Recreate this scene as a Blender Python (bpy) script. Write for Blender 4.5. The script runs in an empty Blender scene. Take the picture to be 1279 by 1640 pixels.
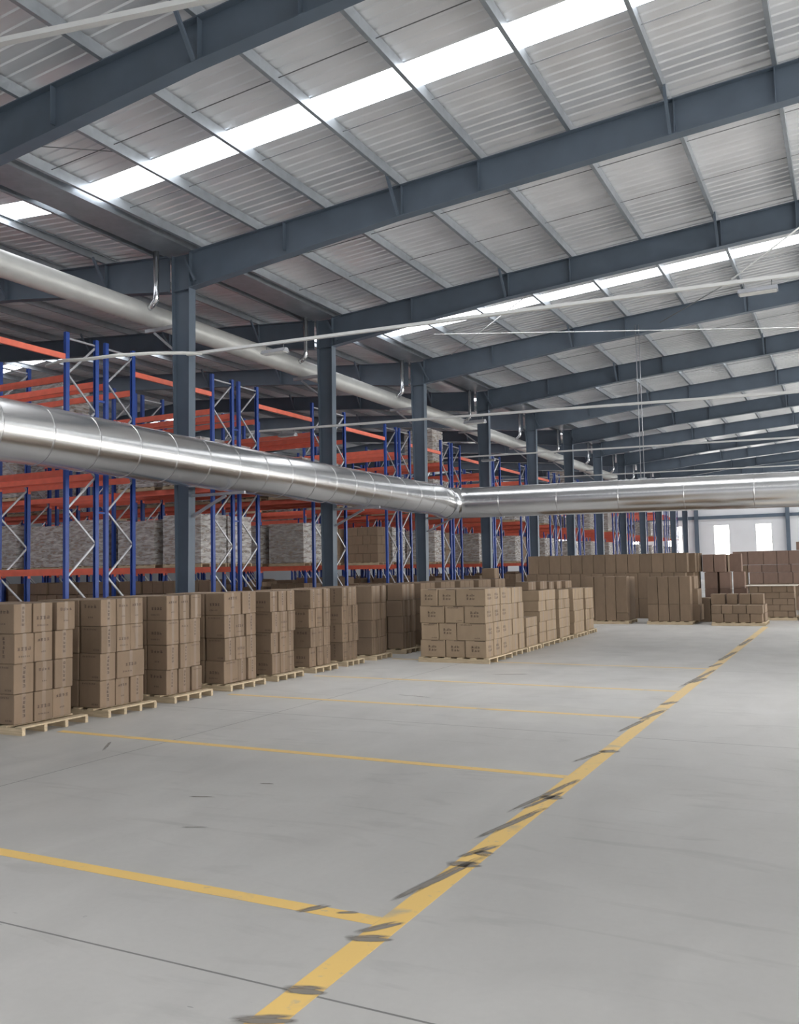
import bpy, math, random
from mathutils import Vector, Matrix
random.seed(7)
SC = bpy.context.scene
COL = SC.collection

# ------------------------------------------------------------------ camera
CAM_H, F_PX = 1.65, 1418.66
YAW, PITCH, ROLL = math.radians(26.927), math.radians(3.62), math.radians(-1.166)
fw = Vector((-math.sin(YAW)*math.cos(PITCH), math.cos(YAW)*math.cos(PITCH), math.sin(PITCH)))
r0 = Vector((math.cos(YAW), math.sin(YAW), 0)); u0 = r0.cross(fw)
rt = math.cos(ROLL)*r0 + math.sin(ROLL)*u0
up = -math.sin(ROLL)*r0 + math.cos(ROLL)*u0
cd = bpy.data.cameras.new('camera'); cam = bpy.data.objects.new('camera', cd); COL.objects.link(cam)
cd.sensor_fit = 'VERTICAL'; cd.sensor_height = 24.0; cd.sensor_width = 24.0*1279/1640
cd.lens = F_PX/1640*24.0; cd.clip_end = 300; cd.clip_start = 0.05
m = Matrix.Identity(4)
for i in range(3):
    m[i][0], m[i][1], m[i][2] = rt[i], up[i], -fw[i]
m.translation = Vector((0, 0, CAM_H)); cam.matrix_world = m
SC.camera = cam

# ------------------------------------------------------------------ light and exposure
SC.view_settings.view_transform = 'Standard'; SC.view_settings.look = 'None'
SC.view_settings.gamma = 1.0; SC.view_settings.use_curve_mapping = False
SC.view_settings.exposure = -1.16
SKY_EMIT = 14.0        # daylight through the translucent roof strips
BEAM_W = 300.0         # the straight-down share of that daylight, per strip
WIN_EMIT = 22.0         # daylight through the far windows, shared by the added right-wall ones
SKY_Y = [12.2 + 12.0*k for k in range(-2, 7)]
SKY_W = 0.72
w = bpy.data.worlds.new('world'); SC.world = w; w.use_nodes = True
w.node_tree.nodes['Background'].inputs[0].default_value = (0.75, 0.85, 1.0, 1)
w.node_tree.nodes['Background'].inputs[1].default_value = 0.6

VAL = -13.0            # valley line above the columns
RIDGE_R, RIDGE_L = 2.0, -28.0
XR, XL, YB, YF = 17.0, -43.0, -14.0, 87.1
FR = [15.1 + 6.0*k for k in range(-4, 12)]   # portal frames

def rz(x):             # rafter top height
    if x > RIDGE_R: return 9.60 + 0.07*RIDGE_R - 0.07*(x-RIDGE_R)
    if x >= VAL: return 9.60 + 0.07*x
    if x >= RIDGE_L: return 8.69 + 0.08*(VAL-x)
    return 8.69 + 0.08*(VAL-RIDGE_L) - 0.08*(RIDGE_L-x)

for y in SKY_Y:
    for (x0, x1) in ((-12.3, RIDGE_R-0.1), (RIDGE_R+0.1, XR-0.3), (RIDGE_L+0.1, -13.7)):
        L = bpy.data.lights.new('skylight_daylight', 'AREA'); L.shape = 'RECTANGLE'
        ln = math.hypot(x1-x0, rz(x1)-rz(x0)); L.size = ln; L.size_y = SKY_W-0.04
        L.energy = BEAM_W*ln/14.0; L.color = (0.98, 0.98, 1.0); L.spread = math.radians(62)
        o = bpy.data.objects.new('skylight_daylight', L); COL.objects.link(o)
        o.location = ((x0+x1)/2, y, (rz(x0)+rz(x1))/2+0.205)
        o.rotation_euler = (math.radians(-4), -math.atan2(rz(x1)-rz(x0), x1-x0), 0)

# ------------------------------------------------------------------ mesh helpers
class MB:
    def __init__(s): s.v = []; s.f = []; s.sm = []
    def quad(s, a, b, c, d):
        i = len(s.v); s.v += [tuple(a), tuple(b), tuple(c), tuple(d)]; s.f.append((i, i+1, i+2, i+3)); s.sm.append(False)
    def box(s, x0, x1, y0, y1, z0, z1, bev=0.0):
        if bev > 0: return s.bbox(x0, x1, y0, y1, z0, z1, bev)
        i = len(s.v)
        s.v += [(x0,y0,z0),(x1,y0,z0),(x1,y1,z0),(x0,y1,z0),(x0,y0,z1),(x1,y0,z1),(x1,y1,z1),(x0,y1,z1)]
        for q in ((0,3,2,1),(4,5,6,7),(0,1,5,4),(1,2,6,5),(2,3,7,6),(3,0,4,7)):
            s.f.append(tuple(i+k for k in q)); s.sm.append(False)
    def bbox(s, x0, x1, y0, y1, z0, z1, b):
        # box with one chamfer on every edge
        i = len(s.v); P = {}
        lo = (x0, y0, z0); hi = (x1, y1, z1)
        for sx in (0, 1):
            for sy in (0, 1):
                for sz in (0, 1):
                    c = [(lo, hi)[k][j] for j, k in enumerate((sx, sy, sz))]
                    d = [b if k == 0 else -b for k in (sx, sy, sz)]
                    for ax in range(3):
                        p = [c[j] + (0 if j == ax else d[j]) for j in range(3)]
                        P[(sx, sy, sz, ax)] = len(s.v); s.v.append(tuple(p))
        def F(*q): s.f.append(q); s.sm.append(False)
        for ax in range(3):
            o1, o2 = (ax+1) % 3, (ax+2) % 3
            for sd in (0, 1):
                def k(a, b_):
                    t = [0, 0, 0]; t[ax] = sd; t[o1] = a; t[o2] = b_; return P[(t[0], t[1], t[2], ax)]
                q = [k(0,0), k(1,0), k(1,1), k(0,1)]
                F(*(q if sd else q[::-1]))
        for ax in range(3):      # edges along ax
            o1, o2 = (ax+1) % 3, (ax+2) % 3
            for a in (0, 1):
                for b_ in (0, 1):
                    def k(e, fax):
                        t = [0, 0, 0]; t[ax] = e; t[o1] = a; t[o2] = b_; return P[(t[0], t[1], t[2], fax)]
                    q = [k(0, o1), k(1, o1), k(1, o2), k(0, o2)]
                    F(*(q if (a == b_) else q[::-1]))
        for sx in (0, 1):
            for sy in (0, 1):
                for sz in (0, 1):
                    q = [P[(sx, sy, sz, j)] for j in range(3)]
                    F(*(q if (sx+sy+sz) % 2 else q[::-1]))
    def bar(s, a, b, wd, ht, upv=(0, 0, 1)):
        a = Vector(a); b = Vector(b); d = (b-a).normalized(); U = Vector(upv)
        if abs(d.dot(U)) > 0.98: U = Vector((1, 0, 0))
        S = d.cross(U).normalized(); U = S.cross(d)
        i = len(s.v)
        for p in (a, b):
            for (su, sv) in ((-1,-1),(1,-1),(1,1),(-1,1)):
                s.v.append(tuple(p + S*su*wd/2 + U*sv*ht/2))
        for q in ((0,1,2,3),(7,6,5,4),(0,4,5,1),(1,5,6,2),(2,6,7,3),(3,7,4,0)):
            s.f.append(tuple(i+k for k in q)); s.sm.append(False)
    def tube(s, pts, r, n=12, caps=True):
        pts = [Vector(p) for p in pts]; N = len(pts)
        rs = r if isinstance(r, (list, tuple)) else [r]*N
        i0 = len(s.v); prev = None
        for k, p in enumerate(pts):
            if k == 0: t = pts[1]-pts[0]; sc = 1
            elif k == N-1: t = pts[-1]-pts[-2]; sc = 1
            else:
                a = (pts[k]-pts[k-1]).normalized(); b = (pts[k+1]-pts[k]).normalized(); t = a+b
            t.normalize()
            if prev is None:
                U = Vector((0, 0, 1)) if abs(t.z) < 0.9 else Vector((1, 0, 0))
            else: U = prev
            S = t.cross(U).normalized(); U = S.cross(t).normalized(); prev = U
            st = 1.0
            if 0 < k < N-1:
                st = 1/max(0.3, math.cos(a.angle(b)/2)) if a.angle(b) > 1e-4 else 1.0
                bend = (b-a)
            for j in range(n):
                an = 2*math.pi*j/n
                off = S*math.cos(an)*rs[k] + U*math.sin(an)*rs[k]
                if st > 1.0001:
                    bn = bend.normalized(); bn = (bn - t*bn.dot(t)).normalized()
                    off = off + bn*off.dot(bn)*(st-1)
                s.v.append(tuple(p+off))
        for k in range(N-1):
            for j in range(n):
                a = i0+k*n+j; b = i0+k*n+(j+1) % n
                s.f.append((a, b, b+n, a+n)); s.sm.append(True)
        if caps:
            s.f.append(tuple(i0+j for j in range(n))[::-1]); s.sm.append(False)
            s.f.append(tuple(i0+(N-1)*n+j for j in range(n))); s.sm.append(False)
    def prism(s, prof, y0, y1, axis='y'):
        # prof: list of (a,b) ; axis y -> (x,z) profile extruded along y ; axis z -> (x,y) extruded along z
        i = len(s.v); n = len(prof)
        for t in (y0, y1):
            for (a, b) in prof:
                s.v.append((a, t, b) if axis == 'y' else ((a, b, t) if axis == 'z' else (t, a, b)))
        for j in range(n):
            k = (j+1) % n; s.f.append((i+j, i+k, i+k+n, i+j+n)); s.sm.append(False)
        s.f.append(tuple(range(i, i+n))); s.sm.append(False)
        s.f.append(tuple(range(i+n, i+2*n))[::-1]); s.sm.append(False)
    def mesh(s, name, mat):
        me = bpy.data.meshes.new(name); me.from_pydata(s.v, [], s.f)
        me.polygons.foreach_set('use_smooth', s.sm)
        if mat: me.materials.append(mat)
        me.update(); return me
    def build(s, name, mat, parent=None):
        return put(name, s.mesh(name, mat), parent)

def put(name, me, parent=None, loc=(0, 0, 0), rot=0.0):
    o = bpy.data.objects.new(name, me); COL.objects.link(o)
    o.location = loc; o.rotation_euler = (0, 0, rot)
    if parent is not None: o.parent = parent
    return o
def empty(name, loc=(0, 0, 0), rot=0.0):
    o = bpy.data.objects.new(name, None); COL.objects.link(o); o.empty_display_size = 0.2
    o.location = loc; o.rotation_euler = (0, 0, rot); return o
def tag(o, label=None, cat=None, group=None, kind=None):
    if label: o['label'] = label
    if cat: o['category'] = cat
    if group: o['group'] = group
    if kind: o['kind'] = kind
    return o
def copy_tree(o, parent=None):
    c = o.copy(); COL.objects.link(c); c.parent = parent
    for ch in o.children: copy_tree(ch, c)
    return c
ORD = ['first','second','third','fourth','fifth','sixth','seventh','eighth','ninth','tenth','eleventh','twelfth','thirteenth',
       'fourteenth','fifteenth','sixteenth','seventeenth','eighteenth','nineteenth','twentieth']

# ------------------------------------------------------------------ materials
def new_mat(name):
    mt = bpy.data.materials.new(name); mt.use_nodes = True
    nt = mt.node_tree; b = nt.nodes['Principled BSDF']; return mt, nt, b
def N(nt, t, **kw):
    n = nt.nodes.new(t)
    for k, v in kw.items(): setattr(n, k, v)
    return n
def simple(name, col, rough=0.5, metal=0.0, var=0.12, scale=6.0, bump=0.0, bscale=40.0, stretch=(1, 1, 1), rand=0.0):
    mt, nt, b = new_mat(name); L = nt.links
    tc = N(nt, 'ShaderNodeTexCoord'); mp = N(nt, 'ShaderNodeMapping'); mp.inputs['Scale'].default_value = stretch
    L.new(tc.outputs['Object'], mp.inputs[0])
    no = N(nt, 'ShaderNodeTexNoise'); no.inputs['Scale'].default_value = scale; no.inputs['Detail'].default_value = 4
    L.new(mp.outputs[0], no.inputs['Vector'])
    rp = N(nt, 'ShaderNodeMapRange'); rp.inputs['From Min'].default_value = 0.25; rp.inputs['From Max'].default_value = 0.75
    rp.inputs['To Min'].default_value = 1-var; rp.inputs['To Max'].default_value = 1+var
    L.new(no.outputs['Fac'], rp.inputs['Value'])
    src = rp.outputs[0]
    if rand > 0:
        oi = N(nt, 'ShaderNodeObjectInfo'); r2 = N(nt, 'ShaderNodeMapRange')
        r2.inputs['To Min'].default_value = 1-rand; r2.inputs['To Max'].default_value = 1+rand
        L.new(oi.outputs['Random'], r2.inputs['Value'])
        mu = N(nt, 'ShaderNodeMath', operation='MULTIPLY'); L.new(src, mu.inputs[0]); L.new(r2.outputs[0], mu.inputs[1]); src = mu.outputs[0]
    vm = N(nt, 'ShaderNodeVectorMath', operation='SCALE'); vm.inputs[0].default_value = col
    L.new(src, vm.inputs['Scale']); L.new(vm.outputs[0], b.inputs['Base Color'])
    b.inputs['Roughness'].default_value = rough; b.inputs['Metallic'].default_value = metal
    if bump > 0:
        n2 = N(nt, 'ShaderNodeTexNoise'); n2.inputs['Scale'].default_value = bscale; n2.inputs['Detail'].default_value = 3
        L.new(mp.outputs[0], n2.inputs['Vector'])
        bp = N(nt, 'ShaderNodeBump'); bp.inputs['Strength'].default_value = bump; bp.inputs['Distance'].default_value = 0.02
        L.new(n2.outputs['Fac'], bp.inputs['Height']); L.new(bp.outputs[0], b.inputs['Normal'])
    return mt
def emit(name, col, st):
    mt, nt, b = new_mat(name); b.inputs['Base Color'].default_value = (0.8, 0.82, 0.85, 1)
    b.inputs['Emission Color'].default_value = (*col, 1); b.inputs['Emission Strength'].default_value = st
    b.inputs['Roughness'].default_value = 0.5
    return mt

M = {}
M['steel'] = simple('painted_blue_grey_steel', (0.105, 0.138, 0.180), 0.45, 0.0, 0.10, 2.0)
M['galv'] = simple('galvanised_steel', (0.36, 0.395, 0.43), 0.36, 0.6, 0.12, 5.0, 0.08, 30)
M['roof'] = simple('bright_roof_sheet', (0.84, 0.85, 0.87), 0.33, 0.45, 0.07, 1.2, 0.40, 3.5, (0.35, 1.6, 1), 0)
M['rod'] = simple('dull_steel_rod', (0.20, 0.21, 0.22), 0.5, 0.5, 0.1, 8)
M['white'] = simple('white_enamel', (0.78, 0.79, 0.78), 0.4, 0.0, 0.04, 5)
M['wall'] = simple('white_wall_cladding', (0.78, 0.79, 0.82), 0.6, 0.0, 0.04, 0.6)
M['wall_grey'] = simple('grey_wall_cladding', (0.22, 0.23, 0.25), 0.6, 0.0, 0.05, 0.6)
M['duct'] = simple('aluminium_cladding', (0.87, 0.87, 0.87), 0.24, 1.0, 0.05, 3.0, 0.10, 1.6, (0.5, 0.5, 2.5))
M['pipe'] = simple('matt_grey_drain_pipe', (0.50, 0.51, 0.50), 0.45, 0.25, 0.08, 3.0)
M['tin'] = simple('bright_downpipe_tin', (0.75, 0.76, 0.78), 0.22, 1.0, 0.05, 6.0)
M['blue'] = simple('blue_rack_paint', (0.022, 0.065, 0.30), 0.38, 0.0, 0.12, 8.0)
M['orange'] = simple('orange_red_rack_paint', (0.82, 0.18, 0.115), 0.42, 0.0, 0.10, 5.0)
M['brace'] = simple('grey_brace_steel', (0.42, 0.43, 0.46), 0.4, 0.55, 0.1, 8.0)
M['wood'] = simple('raw_pine', (0.50, 0.40, 0.27), 0.75, 0.0, 0.22, 5.0, 0.1, 40, (1, 9, 9), 0.10)
M['kraft'] = simple('kraft_cardboard', (0.208, 0.147, 0.098), 0.78, 0.0, 0.07, 9.0, 0.12, 25, (1, 1, 0.5), 0.13)
M['kraft_light'] = simple('light_kraft_cardboard', (0.30, 0.222, 0.148), 0.78, 0.0, 0.07, 9.0, 0.12, 25, (1, 1, 0.5), 0.08)
M['kraft_pink'] = simple('pinkish_cardboard', (0.240, 0.160, 0.125), 0.78, 0.0, 0.07, 9.0, 0.12, 25, (1, 1, 0.5), 0.12)
M['tape'] = simple('packing_tape', (0.215, 0.156, 0.110), 0.36, 0.0, 0.05, 9.0)
M['ink'] = simple('brown_printing_ink', (0.065, 0.042, 0.032), 0.8, 0.0, 0.2, 12.0)
M['ink_red'] = simple('red_printing_ink', (0.32, 0.06, 0.05), 0.8, 0.0, 0.2, 12.0)
M['dark'] = simple('dark_rubber', (0.03, 0.03, 0.032), 0.6, 0.0, 0.1, 8.0)
M['sheet'] = simple('pale_cover_sheet', (0.66, 0.60, 0.52), 0.7, 0.0, 0.06, 6.0)
M['cable'] = simple('pale_cable_sheath', (0.55, 0.56, 0.54), 0.5, 0.0, 0.06, 9)
M['sky'] = emit('daylit_translucent_sheet', (0.95, 0.97, 1.0), SKY_EMIT)
M['pane'] = emit('daylit_window_glass', (1.0, 0.97, 0.92), WIN_EMIT)

# concrete floor : mottled, swept, with saw-cut joints
mt, nt, b = new_mat('sealed_concrete_floor'); L = nt.links; M['floor'] = mt
tc = N(nt, 'ShaderNodeTexCoord')
def noise(scale, detail, sx=1, sy=1, rot=0.0, dist=0.0):
    mp = N(nt, 'ShaderNodeMapping'); mp.inputs['Scale'].default_value = (sx, sy, 1); mp.inputs['Rotation'].default_value = (0, 0, rot)
    L.new(tc.outputs['Object'], mp.inputs[0])
    n = N(nt, 'ShaderNodeTexNoise'); n.inputs['Scale'].default_value = scale; n.inputs['Detail'].default_value = detail
    n.inputs['Distortion'].default_value = dist
    L.new(mp.outputs[0], n.inputs['Vector']); return n.outputs['Fac']
def mrange(src, a, b_, c, d):
    r = N(nt, 'ShaderNodeMapRange'); r.inputs['From Min'].default_value = a; r.inputs['From Max'].default_value = b_
    r.inputs['To Min'].default_value = c; r.inputs['To Max'].default_value = d; L.new(src, r.inputs['Value']); return r.outputs[0]
def math_(op, a, b_=None):
    n = N(nt, 'ShaderNodeMath', operation=op)
    for i, x in enumerate((a, b_)):
        if x is None: continue
        if isinstance(x, (int, float)): n.inputs[i].default_value = x
        else: L.new(x, n.inputs[i])
    return n.outputs[0]
big = mrange(noise(0.35, 5, 1, 1, 0.4, 0.6), 0.3, 0.7, 0.93, 1.07)
mid = mrange(noise(1.6, 6, 1, 0.45, 0.5, 1.0), 0.3, 0.72, 1.05, 0.93)
swirl = mrange(noise(0.8, 6, 1.0, 4.5, 0.35, 1.4), 0.58, 0.74, 1.0, 0.86)
fine = mrange(noise(24, 3), 0.3, 0.7, 0.985, 1.015)
spots = mrange(noise(9, 2, 1.0, 3.0, 0.5), 0.765, 0.80, 1.0, 0.62)
val = math_('MULTIPLY', math_('MULTIPLY', big, mid), math_('MULTIPLY', math_('MULTIPLY', swirl, fine), spots))
sep = N(nt, 'ShaderNodeSeparateXYZ'); L.new(tc.outputs['Object'], sep.inputs[0])
def joint(coord, origin, pitch, half):
    k = math_('DIVIDE', math_('SUBTRACT', coord, origin), pitch)
    d = math_('MULTIPLY', math_('ABSOLUTE', math_('SUBTRACT', math_('FRACT', math_('ADD', k, 0.5)), 0.5)), pitch)
    return math_('LESS_THAN', d, half)
jt = math_('MAXIMUM', joint(sep.outputs['Y'], 2.996, 5.6, 0.006), joint(sep.outputs['X'], -6.05, 8.2, 0.006))
jm = math_('SUBTRACT', 1.0, math_('MULTIPLY', jt, 0.62))
val = math_('MULTIPLY', val, jm)
vm = N(nt, 'ShaderNodeVectorMath', operation='SCALE'); vm.inputs[0].default_value = (0.455, 0.447, 0.428)
L.new(val, vm.inputs['Scale']); L.new(vm.outputs[0], b.inputs['Base Color'])
L.new(mrange(noise(1.2, 4), 0.3, 0.7, 0.38, 0.55), b.inputs['Roughness'])
b.inputs['Specular IOR Level'].default_value = 0.35

# worn yellow floor paint
mt, nt, b = new_mat('worn_yellow_floor_paint'); L = nt.links; M['yellow'] = mt
tc = N(nt, 'ShaderNodeTexCoord')
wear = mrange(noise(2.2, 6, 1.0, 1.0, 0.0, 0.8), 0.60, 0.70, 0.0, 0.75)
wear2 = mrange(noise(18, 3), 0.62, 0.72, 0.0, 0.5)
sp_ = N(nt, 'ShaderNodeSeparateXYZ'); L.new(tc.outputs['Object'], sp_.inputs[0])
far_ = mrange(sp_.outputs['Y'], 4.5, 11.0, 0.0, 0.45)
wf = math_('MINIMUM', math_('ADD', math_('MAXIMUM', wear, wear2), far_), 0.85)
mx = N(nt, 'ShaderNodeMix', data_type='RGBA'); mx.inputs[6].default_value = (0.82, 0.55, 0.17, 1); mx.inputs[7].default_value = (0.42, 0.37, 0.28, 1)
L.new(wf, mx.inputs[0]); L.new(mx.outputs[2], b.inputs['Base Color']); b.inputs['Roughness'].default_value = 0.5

# tyre scuff: streaky, partly covering
mt, nt, b = new_mat('tyre_scuff'); L = nt.links; M['scuff'] = mt
tc = N(nt, 'ShaderNodeTexCoord')
st = mrange(noise(3.5, 6, 1.0, 10.0, 0.0, 0.4), 0.30, 0.62, 0.30, 0.95)
b.inputs['Base Color'].default_value = (0.235, 0.215, 0.19, 1); b.inputs['Roughness'].default_value = 0.6
sg = N(nt, 'ShaderNodeSeparateXYZ'); L.new(tc.outputs['Generated'], sg.inputs[0])
def fall(c, pw):
    e = math_('ABSOLUTE', math_('SUBTRACT', math_('MULTIPLY', c, 2.0), 1.0))
    return math_('SUBTRACT', 1.0, math_('POWER', e, pw))
edge = noise(7.0, 4, 1.0, 3.0)
fa = math_('MULTIPLY', math_('MULTIPLY', fall(sg.outputs['X'], 2.0), fall(sg.outputs['Y'], 2.5)), st)
L.new(mrange(math_('ADD', fa, math_('MULTIPLY', edge, 0.5)), 0.42, 0.85, 0.0, 0.92), b.inputs['Alpha'])

# stretch film: partly clear, wrinkle glints and extra brightness painted as white streaks
mt, nt, b = new_mat('clear_stretch_film'); L = nt.links; M['film'] = mt
tc = N(nt, 'ShaderNodeTexCoord')
def noise3(scale, sx, sy, sz, rotx=0.0):
    mp = N(nt, 'ShaderNodeMapping'); mp.inputs['Scale'].default_value = (sx, sy, sz); mp.inputs['Rotation'].default_value = (rotx, rotx, 0)
    L.new(tc.outputs['Object'], mp.inputs[0])
    n = N(nt, 'ShaderNodeTexNoise'); n.inputs['Scale'].default_value = scale; n.inputs['Detail'].default_value = 5
    n.inputs['Distortion'].default_value = 0.8
    L.new(mp.outputs[0], n.inputs['Vector']); return n.outputs['Fac']
wr = noise3(4.5, 1, 1, 4.0, 0.25)
al = mrange(wr, 0.34, 0.74, 0.20, 0.66)
b.inputs['Base Color'].default_value = (0.92, 0.92, 0.92, 1); b.inputs['Roughness'].default_value = 0.18
b.inputs['Specular IOR Level'].default_value = 0.9
bp = N(nt, 'ShaderNodeBump'); bp.inputs['Strength'].default_value = 0.5; bp.inputs['Distance'].default_value = 0.02
L.new(wr, bp.inputs['Height']); L.new(bp.outputs[0], b.inputs['Normal']); L.new(al, b.inputs['Alpha'])

# ------------------------------------------------------------------ floor and markings
fl = MB(); fl.box(XL, XR, YB, YF, -0.15, 0.0)
floor = tag(fl.build('floor', M['floor']), kind='structure')
lw = 0.115
def line_mark(x0, x1, y0, y1):
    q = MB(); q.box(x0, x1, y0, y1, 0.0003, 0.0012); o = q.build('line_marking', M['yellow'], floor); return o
LX = -1.99
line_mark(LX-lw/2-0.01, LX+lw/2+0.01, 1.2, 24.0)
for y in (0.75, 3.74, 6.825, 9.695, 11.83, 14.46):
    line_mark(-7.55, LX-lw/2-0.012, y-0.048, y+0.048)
def scuff(a, b, wd):
    a = Vector((a[0], a[1], 0)); b = Vector((b[0], b[1], 0)); ln = (b-a).length
    q = MB(); q.quad((-ln/2, -wd*0.6, 0), (ln/2, -wd*0.6, 0), (ln/2, wd*0.6, 0), (-ln/2, wd*0.6, 0))
    o = put('tyre_scuff', q.mesh('tyre_scuff', M['scuff']), floor, ((a.x+b.x)/2, (a.y+b.y)/2, 0.0022), math.atan2(b.y-a.y, b.x-a.x))
    o['label'] = 'dark tyre scuff across the yellow line'
SCUFFS = [((-2.10,2.99),(-1.89,3.05),.075), ((-2.14,2.70),(-1.87,2.83),.07), ((-2.12,3.50),(-1.88,3.60),.075), ((-2.10,3.56),(-1.93,3.80),.055),
           ((-2.48,3.66),(-2.36,3.83),.05), ((-2.30,3.74),(-2.18,3.80),.03),
           ((-2.12,3.92),(-1.94,4.85),.065), ((-2.11,4.60),(-1.88,4.66),.10), ((-2.08,4.70),(-1.93,5.06),.055), ((-2.03,4.86),(-1.90,4.83),.09),
           ((-2.12,5.02),(-1.92,5.98),.06), ((-2.14,5.62),(-1.93,6.88),.055), ((-2.08,5.75),(-1.93,6.45),.04), ((-2.06,6.15),(-1.89,6.22),.12),
           ((-2.16,7.30),(-2.00,8.0),.05), ((-2.06,7.80),(-1.90,7.95),.12), ((-2.12,8.7),(-2.0,9.8),.06), ((-2.08,9.5),(-1.92,10.4),.08), ((-2.06,10.6),(-1.92,11.0),.10),
           ((-2.12,12.0),(-1.92,14.6),.07), ((-2.06,12.6),(-1.90,13.4),.10), ((-2.08,14.6),(-1.93,15.4),.08), ((-2.06,15.4),(-1.95,17.5),.09), ((-2.04,18.2),(-1.95,20.5),.10),
           ((-4.45,5.20),(-4.22,5.28),.025), ((-3.97,4.56),(-3.77,4.65),.02), ((-4.19,5.73),(-4.05,5.77),.03), ((-5.0,12.75),(-4.4,13.0),.06), ((-5.4,10.4),(-4.8,10.3),.03), ((-6.6,6.6),(-6.3,6.2),.03)]
for s_ in SCUFFS: scuff(*s_)

# ------------------------------------------------------------------ walls, windows
def wall_with_holes(name, axis, c, a0, a1, z0, z1, holes, mat, th=0.2, out=1):
    q = MB(); holes = sorted(holes); e = a0
    def bx(p0, p1, q0, q1):
        if p1-p0 < 1e-4 or q1-q0 < 1e-4: return
        if axis == 'y': q.box(p0, p1, c, c+th*out, q0, q1) if out > 0 else q.box(p0, p1, c-th, c, q0, q1)
        else: q.box(c, c+th, p0, p1, q0, q1) if out > 0 else q.box(c-th, c, p0, p1, q0, q1)
    for (h0, h1, k0, k1) in holes:
        bx(e, h0, z0, z1); bx(h0, h1, z0, k0); bx(h0, h1, k1, z1); e = h1
    bx(e, a1, z0, z1)
    return tag(q.build(name, mat), kind='structure')
WN = [0]
def window(axis, c, a0, a1, z0, z1, out=1):
    WN[0] += 1
    t = 0.05
    def B(q, p0, p1, k0, k1, d0, d1):
        lo, hi = (c+d0*out, c+d1*out); lo, hi = min(lo, hi), max(lo, hi)
        if axis == 'y': q.box(p0, p1, lo, hi, k0, k1)
        else: q.box(lo, hi, p0, p1, k0, k1)
    g = MB(); B(g, a0, a1, z0, z1, 0.09, 0.11)
    root = tag(g.build('window_%d' % WN[0], M['pane']), kind='structure')
    f = MB()
    B(f, a0, a0+t, z0, z1, 0.04, 0.085); B(f, a1-t, a1, z0, z1, 0.04, 0.085)
    B(f, a0+t, a1-t, z0, z0+t, 0.04, 0.085); B(f, a0+t, a1-t, z1-t, z1, 0.04, 0.085)
    for fr in (0.25, 0.63): B(f, a0+t, a1-t, z0+(z1-z0)*fr-0.03, z0+(z1-z0)*fr+0.03, 0.04, 0.085)
    f.build('window_frame', M['white'], root)
wc = [-40.4, -36.7, -32.6, -29.0, -25.6, -22.0, -18.35, -14.9, -10.66, -7.02, -2.9, 0.8, 5.0, 8.6, 12.6]
holes = [(x-0.69, x+0.69, 1.7, 5.05) for x in wc]
wall_with_holes('wall_far', 'y', YF, XL, XR, 0, 11.2, holes, M['wall'])
for h in holes: window('y', YF, *h)
rh = [(y-2.0, y+2.0, 0.6, 5.6) for y in range(-9, 86, 6)]  # out of view: glowing window row added to light the hall from the right
wall_with_holes('wall_right', 'x', XR, YB, YF, 0, 11.2, rh, M['wall'])
for h in rh: window('x', XR, *h)
wall_with_holes('wall_left', 'x', XL, YB, YF, 0, 11.2, [], M['wall_grey'], out=-1)
wall_with_holes('wall_back', 'y', YB, XL, XR, 0, 11.2, [], M['wall'], out=-1)
g = MB(); g.box(XL, XR, YF-0.16, YF, 5.62, 5.92); tag(g.build('trim_1', M['steel']), kind='structure')
for k, x in enumerate((-20.8, -12.85, -4.96, 2.95)):
    c = MB(); c.box(x-0.16, x+0.16, YF-0.02, YF, 0, 9); c.box(x-0.16, x+0.16, YF-0.42, YF-0.40, 0, 9); c.box(x-0.015, x+0.015, YF-0.40, YF-0.02, 0, 9)
    tag(c.build('trim_%d' % (k+2), M['steel']), kind='structure')

# ------------------------------------------------------------------ roof
SH = 0.21
def roof_slope(mb, x0, x1):
    cuts = [YB] + [e for y in SKY_Y if y > YB for e in (y-SKY_W/2, y+SKY_W/2)] + [YF]
    for i in range(0, len(cuts), 2):
        y0, y1 = cuts[i], cuts[i+1]
        n = max(1, round((y1-y0)/0.235)); p = (y1-y0)/n; prof = []
        for k in range(n):
            a = y0+k*p
            prof += [(a, 0.0), (a+p*0.66, 0.0), (a+p*0.74, 0.02), (a+p*0.92, 0.02)]
        prof.append((y1, 0.0))
        i0 = len(mb.v); seg = [x0, x1]
        for x in seg:
            for (y, d) in prof: mb.v.append((x, y, rz(x)+SH+d))
        m_ = len(prof)
        for j in range(m_-1):
            mb.f.append((i0+j, i0+j+1, i0+m_+j+1, i0+m_+j)); mb.sm.append(False)
rf = MB()
roof_slope(rf, VAL+0.42, RIDGE_R); roof_slope(rf, RIDGE_R, XR); roof_slope(rf, RIDGE_L, VAL-0.42); roof_slope(rf, XL, RIDGE_L)
tag(rf.build('ceiling', M['roof']), kind='structure')
wn = WN[0]
for y in SKY_Y:
    for (x0, x1) in ((VAL+0.42, RIDGE_R), (RIDGE_R, XR), (RIDGE_L, VAL-0.42), (XL, RIDGE_L)):
        wn += 1
        q = MB(); q.quad((x0, y-SKY_W/2, rz(x0)+SH+0.01), (x1, y-SKY_W/2, rz(x1)+SH+0.01), (x1, y+SKY_W/2, rz(x1)+SH+0.01), (x0, y+SKY_W/2, rz(x0)+SH+0.01))
        tag(q.build('window_%d' % wn, M['sky']), kind='structure')
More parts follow.
